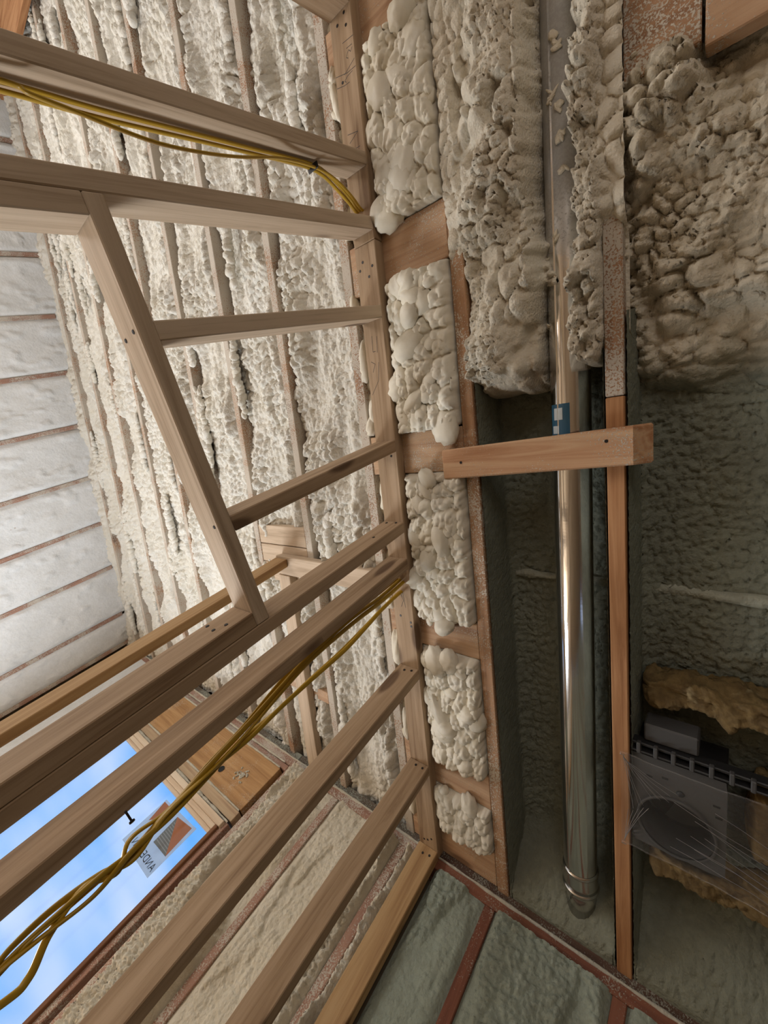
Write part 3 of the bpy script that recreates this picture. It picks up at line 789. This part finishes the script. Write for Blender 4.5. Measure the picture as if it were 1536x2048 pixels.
pencil(tp2, [(-.915, .745), (-.905, .775), (-.918, .80)]); pencil(tp2, [(-.905, .745), (-.898, .80)])

# closet partition standing behind the first one
wc = empty('wall_closet', (-1.6, .7, 0), 'short closet partition with corner stud behind the main stud wall', 'wall', kind='structure')
rboard('top_plate', wc, 'pine_pale', -1.679, -1.590, .782, 1.847, PO, 0)
xboard('top_plate', wc, 'pine_pale', -1.679, XF - .001, .690, .779, PO, 0)
vstud('corner_stud', wc, 'pine_amber', -1.679, -1.590, .691, .728, .038, rz(.71) + PO, True)
vstud('stud', wc, 'pine_pale', -1.679, -1.590, 1.807, 1.845, .038, rz(1.826) + PO, True)
board('bottom_plate', wc, 'pine_stud', (-1.6345, 1.268, .019), (YA, -XA, ZA), 1.155, .089, .038)

# ------------------------------------------------------------------ metal pipe
PR = .050; PXC = -.356; POFF = .080
def pp(y, off=POFF): return Vector((PXC + .0125 * (1.7 - y) - .006, y, rz(y) + off))
PD = (pp(1) - pp(0)).normalized(); PS = (RN.cross(PD)).normalized(); PN = PD.cross(PS)      # pipe axis, side, up
pb = pp(1.72)
pi = empty('metal_pipe', tuple(pb), 'shiny galvanised metal pipe running up the rafter bay', 'pipe')
LP = 4.5
mt = basis(pp(0), PD, PS, PN)
lathe('pipe_body', [(-2.6, PR), (-1.0, PR), (-.999, PR), (.2, PR), (.201, PR), (1.70, PR)], 'galvanised', pi, mt, 72)
def ring(y, wd, r0, name, mat='galvanised_clean'):
    return lathe(name, [(-wd, r0), (-wd * .6, r0 + .003), (0, r0 + .0045), (wd * .6, r0 + .003), (wd, r0)], mat, pi, basis(pp(y), PD, PS, PN), 56)
ring(1.655, .008, PR + .0005, 'clamp_ring'); ring(1.72, .006, PR + .002, 'clamp_ring')
lathe('end_collar', [(0, PR + .001), (.045, PR + .003), (.06, PR + .004), (.06, PR + .001), (.09, PR - .002), (.20, PR - .006), (.20, 0)], 'galvanised_clean', pi, basis(pp(1.655), PD, PS, PN), 56)
board('lock_seam', pi, 'galvanised', pp(-.3) - RN * (PR * .93) + XA * (PR * -.37), (PD, PS, PN), 4.2, .006, .003, .001)
def patch(name, y0, y1, a0, a1, mat, dr=.0012):
    V = []; F = []; n = 8
    for i in range(2):
        for j in range(n + 1):
            a = a0 + (a1 - a0) * j / n
            V.append(tuple(pp(y0 if i == 0 else y1) + (XA * math.cos(a) + RN * math.sin(a)) * (PR + dr)))
    for j in range(n): F.append((j, j + 1, n + 2 + j, n + 1 + j))
    me = bpy.data.meshes.new(name); me.from_pydata(V, [], F); me.update()
    return mesh_obj(name, me, mat, pi, None, True)
patch('round_label', .195, .28, -2.45, -1.35, 'label_blue'); patch('label_band', .205, .235, -2.2, -1.7, 'label_white', .002); patch('label_band', .25, .27, -2.3, -1.9, 'label_white', .002)
patch('yellow_tag', .64, .69, -3.35, -3.05, 'label_yellow')
rs = np.random.RandomState(21); ex = []
for y, a, L, wd in ((-.80, -1.7, .035, .010), (-.76, -1.5, .03, .012), (-.70, -1.75, .012, .006), (-.60, -1.75, .020, .012), (-.58, -1.5, .008, .016), (-.50, -1.9, .03, .005), (-.47, -1.6, .02, .010), (-.40, -1.5, .02, .012), (-.33, -1.4, .016, .010), (-.2, -1.9, .02, .006), (-.1, -2.3, .012, .006), (.0, -2.6, .01, .004)):
    for k_ in range(3):
        a2 = a + rs.uniform(-.12, .12); y2 = y + rs.uniform(-L, L) * .7
        c = pp(y2) + (XA * math.cos(a2) + RN * math.sin(a2)) * (PR + .001)
        ex.append(glob(tuple(c), (wd * rs.uniform(.4, 1), L * rs.uniform(.3, .8), .005), rs, 2, .35))
grid('foam_flecks', pi, 'foam_tan', np.array([PXC, PXC + .001]), np.array([-.5, -.499]), roofpos(lambda U, V: U * 0 - .032), ex, kind='stuff')

# board carrying the pipe
sb = xboard('support_board', None, 'board_orange', -.690, -.1755, .252, .340, PO, -.0005, .004)
for v in sb.data.vertices:
    if v.co.x > 0 and v.co.z > 0: v.co.x += .030
    v.co.y += .007 - .036 * v.co.x
setp(sb, 'short orange pine board nailed across two rafters below the metal pipe', 'board')
for x, y in ((-.625, .300), (-.234, .272)): nail(sb, (x, y, rz(y) + PO), -RN, .005)

# ------------------------------------------------------------------ black fan box, film, batts
fx0, fx1, fy0, fy1 = -.198, .002, 1.102, 1.372
fan = empty('vent_fan_box', (-.1, 1.237, rz(1.237)), 'black plastic exhaust fan box with round outlet between rafters', 'fan box')
def rp(x, y, off): return Vector((x, y, rz(y) + off))
cx_, cy_, cr_ = -.100, 1.283, .084
mb = basis(rp(cx_, cy_, .012), XA, RD, RN)
V = []; F = []; N = 64
for lay in (0, .006):
    for j in range(N):
        a = 2 * math.pi * j / N; ca, sa = math.cos(a), math.sin(a)
        V.append((cr_ * ca, cr_ * sa, lay))
        xa, xb = fx0 - cx_, fx1 - cx_; ya, yb = (fy0 - cy_) / math.cos(TH), (fy1 - cy_) / math.cos(TH)
        t = min((xb if ca > 0 else xa) / ca if abs(ca) > 1e-6 else 9, (yb if sa > 0 else ya) / sa if abs(sa) > 1e-6 else 9)
        V.append((t * ca, t * sa, lay))
for j in range(N):
    k2 = (j + 1) % N; o2 = 2 * N
    F.append((2 * j, 2 * k2, 2 * k2 + 1, 2 * j + 1)); F.append((o2 + 2 * j + 1, o2 + 2 * k2 + 1, o2 + 2 * k2, o2 + 2 * j))
    F.append((2 * j + 1, 2 * k2 + 1, o2 + 2 * k2 + 1, o2 + 2 * j + 1))
me = bpy.data.meshes.new('face_plate'); me.from_pydata(V, [], F); me.update()
mesh_obj('face_plate', me, 'grey_plastic', fan, mb)
lathe('outlet_collar', [(-.006, cr_ - .003), (-.008, cr_ + .002), (-.004, cr_ + .004), (.10, cr_ + .004), (.10, cr_), (0, cr_ - .003)], 'grey_plastic', fan, basis(rp(cx_, cy_, .012), RN, XA, RD), 64)
flat('damper', [rp(cx_, cy_, .108) + XA * (.086 * math.cos(a)) + RD * (.086 * math.sin(a)) for a in np.linspace(0, 6.2832, 49)[:-1]], 'dark_inside', fan)
V = [(0, 0, 0)] + [(.078 * math.cos(a), .078 * math.sin(a), .0) for a in np.linspace(-1.15, 2.0, 24)]
me = bpy.data.meshes.new('damper_flap'); me.from_pydata(V, [], [(0, i, i + 1) for i in range(1, 24)]); me.update()
mesh_obj('damper_flap', me, 'black_plastic', fan, basis(rp(cx_, cy_, .100), XA, RD, RN))
for a in ((fx0, fx0 + .004, fy0, fy1), (fx1 - .004, fx1, fy0, fy1)): rboard('side_wall', fan, 'black_plastic', a[0], a[1], a[2], a[3], .018, .15, .001)
for a in ((fy0, fy0 + .004), (fy1 - .004, fy1)): xboard('end_wall', fan, 'black_plastic', fx0 + .004, fx1 - .004, a[0], a[1], .018, .15, .001)
xboard('back_wall', fan, 'black_plastic', fx0, fx1, fy0, fy1, .150, .156, .001)
xboard('hanger_bar', fan, 'black_plastic', fx0 - .002, .16, fy0 - .032, fy0 - .024, .015, .045, .002)
xboard('hanger_bar', fan, 'black_plastic', fx0 - .002, .16, fy0 - .014, fy0 - .008, .006, .03, .002)
for q in range(9): rboard('bar_clip', fan, 'grey_plastic', fx0 + .012 + q * .038, fx0 + .022 + q * .038, fy0 - .036, fy0 - .006, .004, .020, .002)
xboard('wiring_box', fan, 'grey_plastic', -.172, -.055, fy0 - .082, fy0 - .033, .03, .09, .004)
lathe('screw', [(0, 0), (0, .009), (-.003, .007), (-.003, 0)], 'black_plastic', fan, basis(rp(-.09, 1.178, .011), RN, XA, RD), 16)
for x, y in ((-.165, 1.155), (-.13, 1.145), (-.025, 1.17), (-.02, 1.20)): xboard('moulded_slot', fan, 'dark_inside', x, x + .014, y, y + .005, .0105, .013, .0005)

def batt(x0, x1, y0, y1, o0, o1, seed, label, name='insulation_batt'):
    def pos(U, V):
        a = 2 * math.pi * V; sq = lambda c: np.sign(c) * np.abs(c) ** .6
        yy = (y0 + y1) / 2 + (y1 - y0) / 2 * sq(np.cos(a)); oo = (o0 + o1) / 2 + (o1 - o0) / 2 * sq(np.sin(a))
        n = .030 * (fbm(U / .07, V * 9, seed) - .5) * 2 + .014 * (fbm(U / .015, V * 26, seed + 4) - .5) + .008 * lump(U, V * .25, .012, seed + 2)
        tp_ = np.clip(np.minimum(U - x0, x1 - U) / .02, 0, 1) ** .5
        yy = (y0 + y1) / 2 + (yy - (y0 + y1) / 2) * tp_ + n * np.cos(a); oo = (o0 + o1) / 2 + (oo - (o0 + o1) / 2) * tp_ + n * np.sin(a)
        return U, yy, ZR - T * yy + oo
    o = grid(name, None, 'fibre_glass', lin(x0, x1, .005), np.linspace(0, 1, 57), pos)
    return setp(o, label, 'insulation', 'fibreglass pieces around the fan box')
batt(-.185, .155, .945, .990, .07, .15, 5, 'brown yellow fibreglass strip above the black fan box')
batt(.035, .150, 1.13, 1.33, .055, .14, 6, 'brown fibreglass wad behind the clear film right of the fan box')
batt(-.165, .155, 1.412, 1.462, .03, .11, 7, 'ragged yellow fibreglass strip along the lower edge of the fan box')

# clear plastic film stretched and stapled over the box
def film_pos(U, V):
    u = (U + .222) / .39; v = V
    x = U
    y0 = 1.098 + .010 * np.sin(u * 3.1); y1 = 1.378 + .03 * u - .012 * np.sin(u * 3.1)
    y = y0 + (y1 - y0) * v
    ang = np.arctan2(y - 1.105, (x + .235))
    ang2 = np.arctan2(1.372 - y, (x + .235))
    wr_ = .0016 * np.sin(ang * 46) * np.exp(-u * 2.2) + .0012 * np.sin(ang2 * 40 + 1) * np.exp(-u * 3)
    d = (y - 1.24) - .42 * (x + .1)
    wr_ = wr_ + .0022 * np.sin(d * 330 + 6 * fbm(x / .1, y / .05, 5)) * sst(.25, .8, u)
    off = -.006 + .004 * np.sin(v * math.pi) - .004 * np.exp(-u * 8) + wr_
    return x, y, ZR - T * y + off
fm = grid('plastic_film', None, 'film_plastic', lin(-.222, .165, .0022), np.linspace(0, 1, 130), film_pos)
setp(fm, 'wrinkled clear plastic film stapled over the black fan box', 'plastic film')
for y in (1.10, 1.376): board('staple', fm, 'staple_steel', rp(-.215, y, -.0135), AX_X, .012, .002, .002, .0004)
for v_, nm in ((0, 'rolled_edge'), (1, 'rolled_edge')):
    xs = np.linspace(-.222, .165, 14); X_, Y_, Z_ = film_pos(xs, xs * 0 + v_)
    tube(nm, list(zip(X_, Y_, Z_)), .0022, .0018, 'film_plastic', fm, 8, 4)

def crease(a, b_, bend):
    pts = []
    for t in np.linspace(0, 1, 6):
        u = a[0] + (b_[0] - a[0]) * t; v = a[1] + (b_[1] - a[1]) * t + bend * math.sin(t * math.pi)
        X_, Y_, Z_ = film_pos(np.array([u]), np.array([min(max(v, 0.0), 1.0)])); pts.append((X_[0], Y_[0], Z_[0] - .001))
    tube('crease', pts, .0006, .0004, 'film_crease', fm, 6, 4)
rs = np.random.RandomState(12)
for k_ in range(9): crease((-.214, .02 + .004 * k_), (-.214 + .02 + .012 * k_ + rs.uniform(0, .01), .55 - .04 * k_ + rs.uniform(-.05, .05)), .02)
for k_ in range(5): crease((-.214, .97 - .006 * k_), (-.205 + .012 * k_, .62 - .03 * k_), -.02)
for k_ in range(9): crease((-.09 + rs.uniform(-.03, .10), .28 + .065 * k_ + rs.uniform(-.03, .03)), (.165, .55 + .05 * k_ + rs.uniform(-.02, .02)), rs.uniform(-.02, .03))

# ------------------------------------------------------------------ yellow cables
def cable(pts, label, group, rx=.0058, ry=.0034, twist=0.0):
    o = tube('electrical_cable', [(x, y, EYE + z) for x, y, z in pts], rx, ry, 'cable_yellow', None, 12, 10, twist)
    return setp(o, label, 'cable', group)
ga = 'yellow cables stapled along the upper stud'
def lowA(dx, dy): return [(-.913 + dx, -.580 + dy, z) for z in (-1.2, -.7, -.2, .1)]
c1 = cable(lowA(0, 0) + [(-.915, -.583, .353), (-.915, -.580, .50), (-.915, -.582, .70), (-.915, -.583, .85), (-.915, -.585, .928), (-.915, -.584, 1.038), (-.915, -.572, 1.087), (-.915, -.549, 1.129), (-.915, -.519, 1.169), (-.914, -.492, 1.196), (-.914, -.478, 1.222)], 'yellow cable lying tight against the upper stud and entering the plate', ga)
c2 = cable(lowA(.016, .004) + [(-.895, -.572, .34), (-.888, -.559, .375), (-.885, -.548, .435), (-.885, -.535, .513), (-.885, -.528, .587), (-.886, -.532, .688), (-.888, -.543, .783), (-.892, -.560, .872), (-.900, -.570, .939), (-.903, -.572, 1.010), (-.904, -.565, 1.075), (-.903, -.545, 1.125), (-.902, -.514, 1.168), (-.902, -.489, 1.194), (-.902, -.476, 1.222)], 'yellow cable bowing away from the upper stud in a long sag', ga)
c3 = cable(lowA(-.014, .002) + [(-.925, -.576, .34), (-.928, -.574, .50), (-.927, -.577, .70), (-.926, -.579, .86), (-.925, -.580, .96), (-.925, -.578, 1.04), (-.925, -.566, 1.09), (-.925, -.542, 1.13), (-.925, -.512, 1.172), (-.925, -.488, 1.199), (-.925, -.474, 1.224)], 'rearmost yellow cable behind the tight one on the upper stud', ga)
sp_ = board('cable_staple', None, 'nail_steel', (-.912, -.574, EYE + 1.037), (XA, YA, ZA), .040, .016, .004, .001)
setp(sp_, 'small dark cable staple on the upper stud', 'staple')
gb = 'yellow cables hanging in the lower stud bay'
def lowB(p, ph): return [(-.91 + .02 * math.sin(ph + k), .765 + .018 * math.cos(ph + k * 1.7), z) for k, z in enumerate((-.38, -.55, -.8, -1.2))]
B1 = [(-.91, .690, 1.02), (-.91, .697, .96), (-.91, .698, .833), (-.91, .686, .684), (-.91, .689, .513), (-.91, .707, .394), (-.91, .724, .291), (-.91, .737, .188), (-.91, .757, .070), (-.905, .765, -.006), (-.90, .751, -.066), (-.91, .756, -.135), (-.91, .757, -.221)]
B2 = [(-.91, .741, 1.01), (-.91, .741, .952), (-.91, .741, .838), (-.91, .750, .748), (-.91, .761, .630), (-.91, .757, .483), (-.91, .756, .374), (-.91, .761, .276), (-.91, .754, .181), (-.91, .753, .072), (-.912, .768, -.021), (-.915, .767, -.107), (-.91, .756, -.180), (-.91, .763, -.224)]
B3 = [(-.925, .692, 1.01), (-.925, .695, .95), (-.925, .690, .80), (-.925, .682, .65), (-.925, .690, .50), (-.925, .705, .40), (-.925, .733, .27), (-.925, .745, .17), (-.92, .760, .069), (-.91, .741, -.005), (-.905, .776, -.045), (-.91, .753, -.093), (-.91, .776, -.158), (-.905, .812, -.206), (-.90, .806, -.245)]
B4 = [(-.895, .700, 1.01), (-.896, .704, .95), (-.898, .705, .83), (-.900, .696, .68), (-.905, .699, .51), (-.905, .716, .39), (-.905, .740, .26), (-.905, .748, .17), (-.90, .748, .06), (-.90, .775, -.015), (-.915, .760, -.07), (-.92, .748, -.14), (-.915, .745, -.20), (-.91, .752, -.25)]
B5 = [(-.922, .748, 1.01), (-.922, .748, .952), (-.922, .752, .83), (-.922, .758, .74), (-.925, .766, .62), (-.925, .764, .48), (-.92, .763, .37), (-.918, .755, .27), (-.915, .760, .18), (-.90, .760, .07), (-.895, .755, -.01), (-.90, .775, -.09), (-.905, .765, -.17), (-.905, .755, -.24)]
for pts, ph, lb in ((B1, 0, 'yellow cable from the upper plate hole, leftmost of the hanging bundle'), (B2, 1.3, 'lone yellow cable from the lower plate hole joining the hanging bundle'), (B3, 2.6, 'yellow cable that leaves the hanging bundle in a loop at bottom left'), (B4, 3.9, 'yellow cable on the near side of the twisted hanging bundle'), (B5, 5.2, 'yellow cable paired with the lone one from the lower plate hole')):
    cable(pts + lowB(pts[-1], ph), lb, gb, .0068, .0040, twist=3.0 + ph)
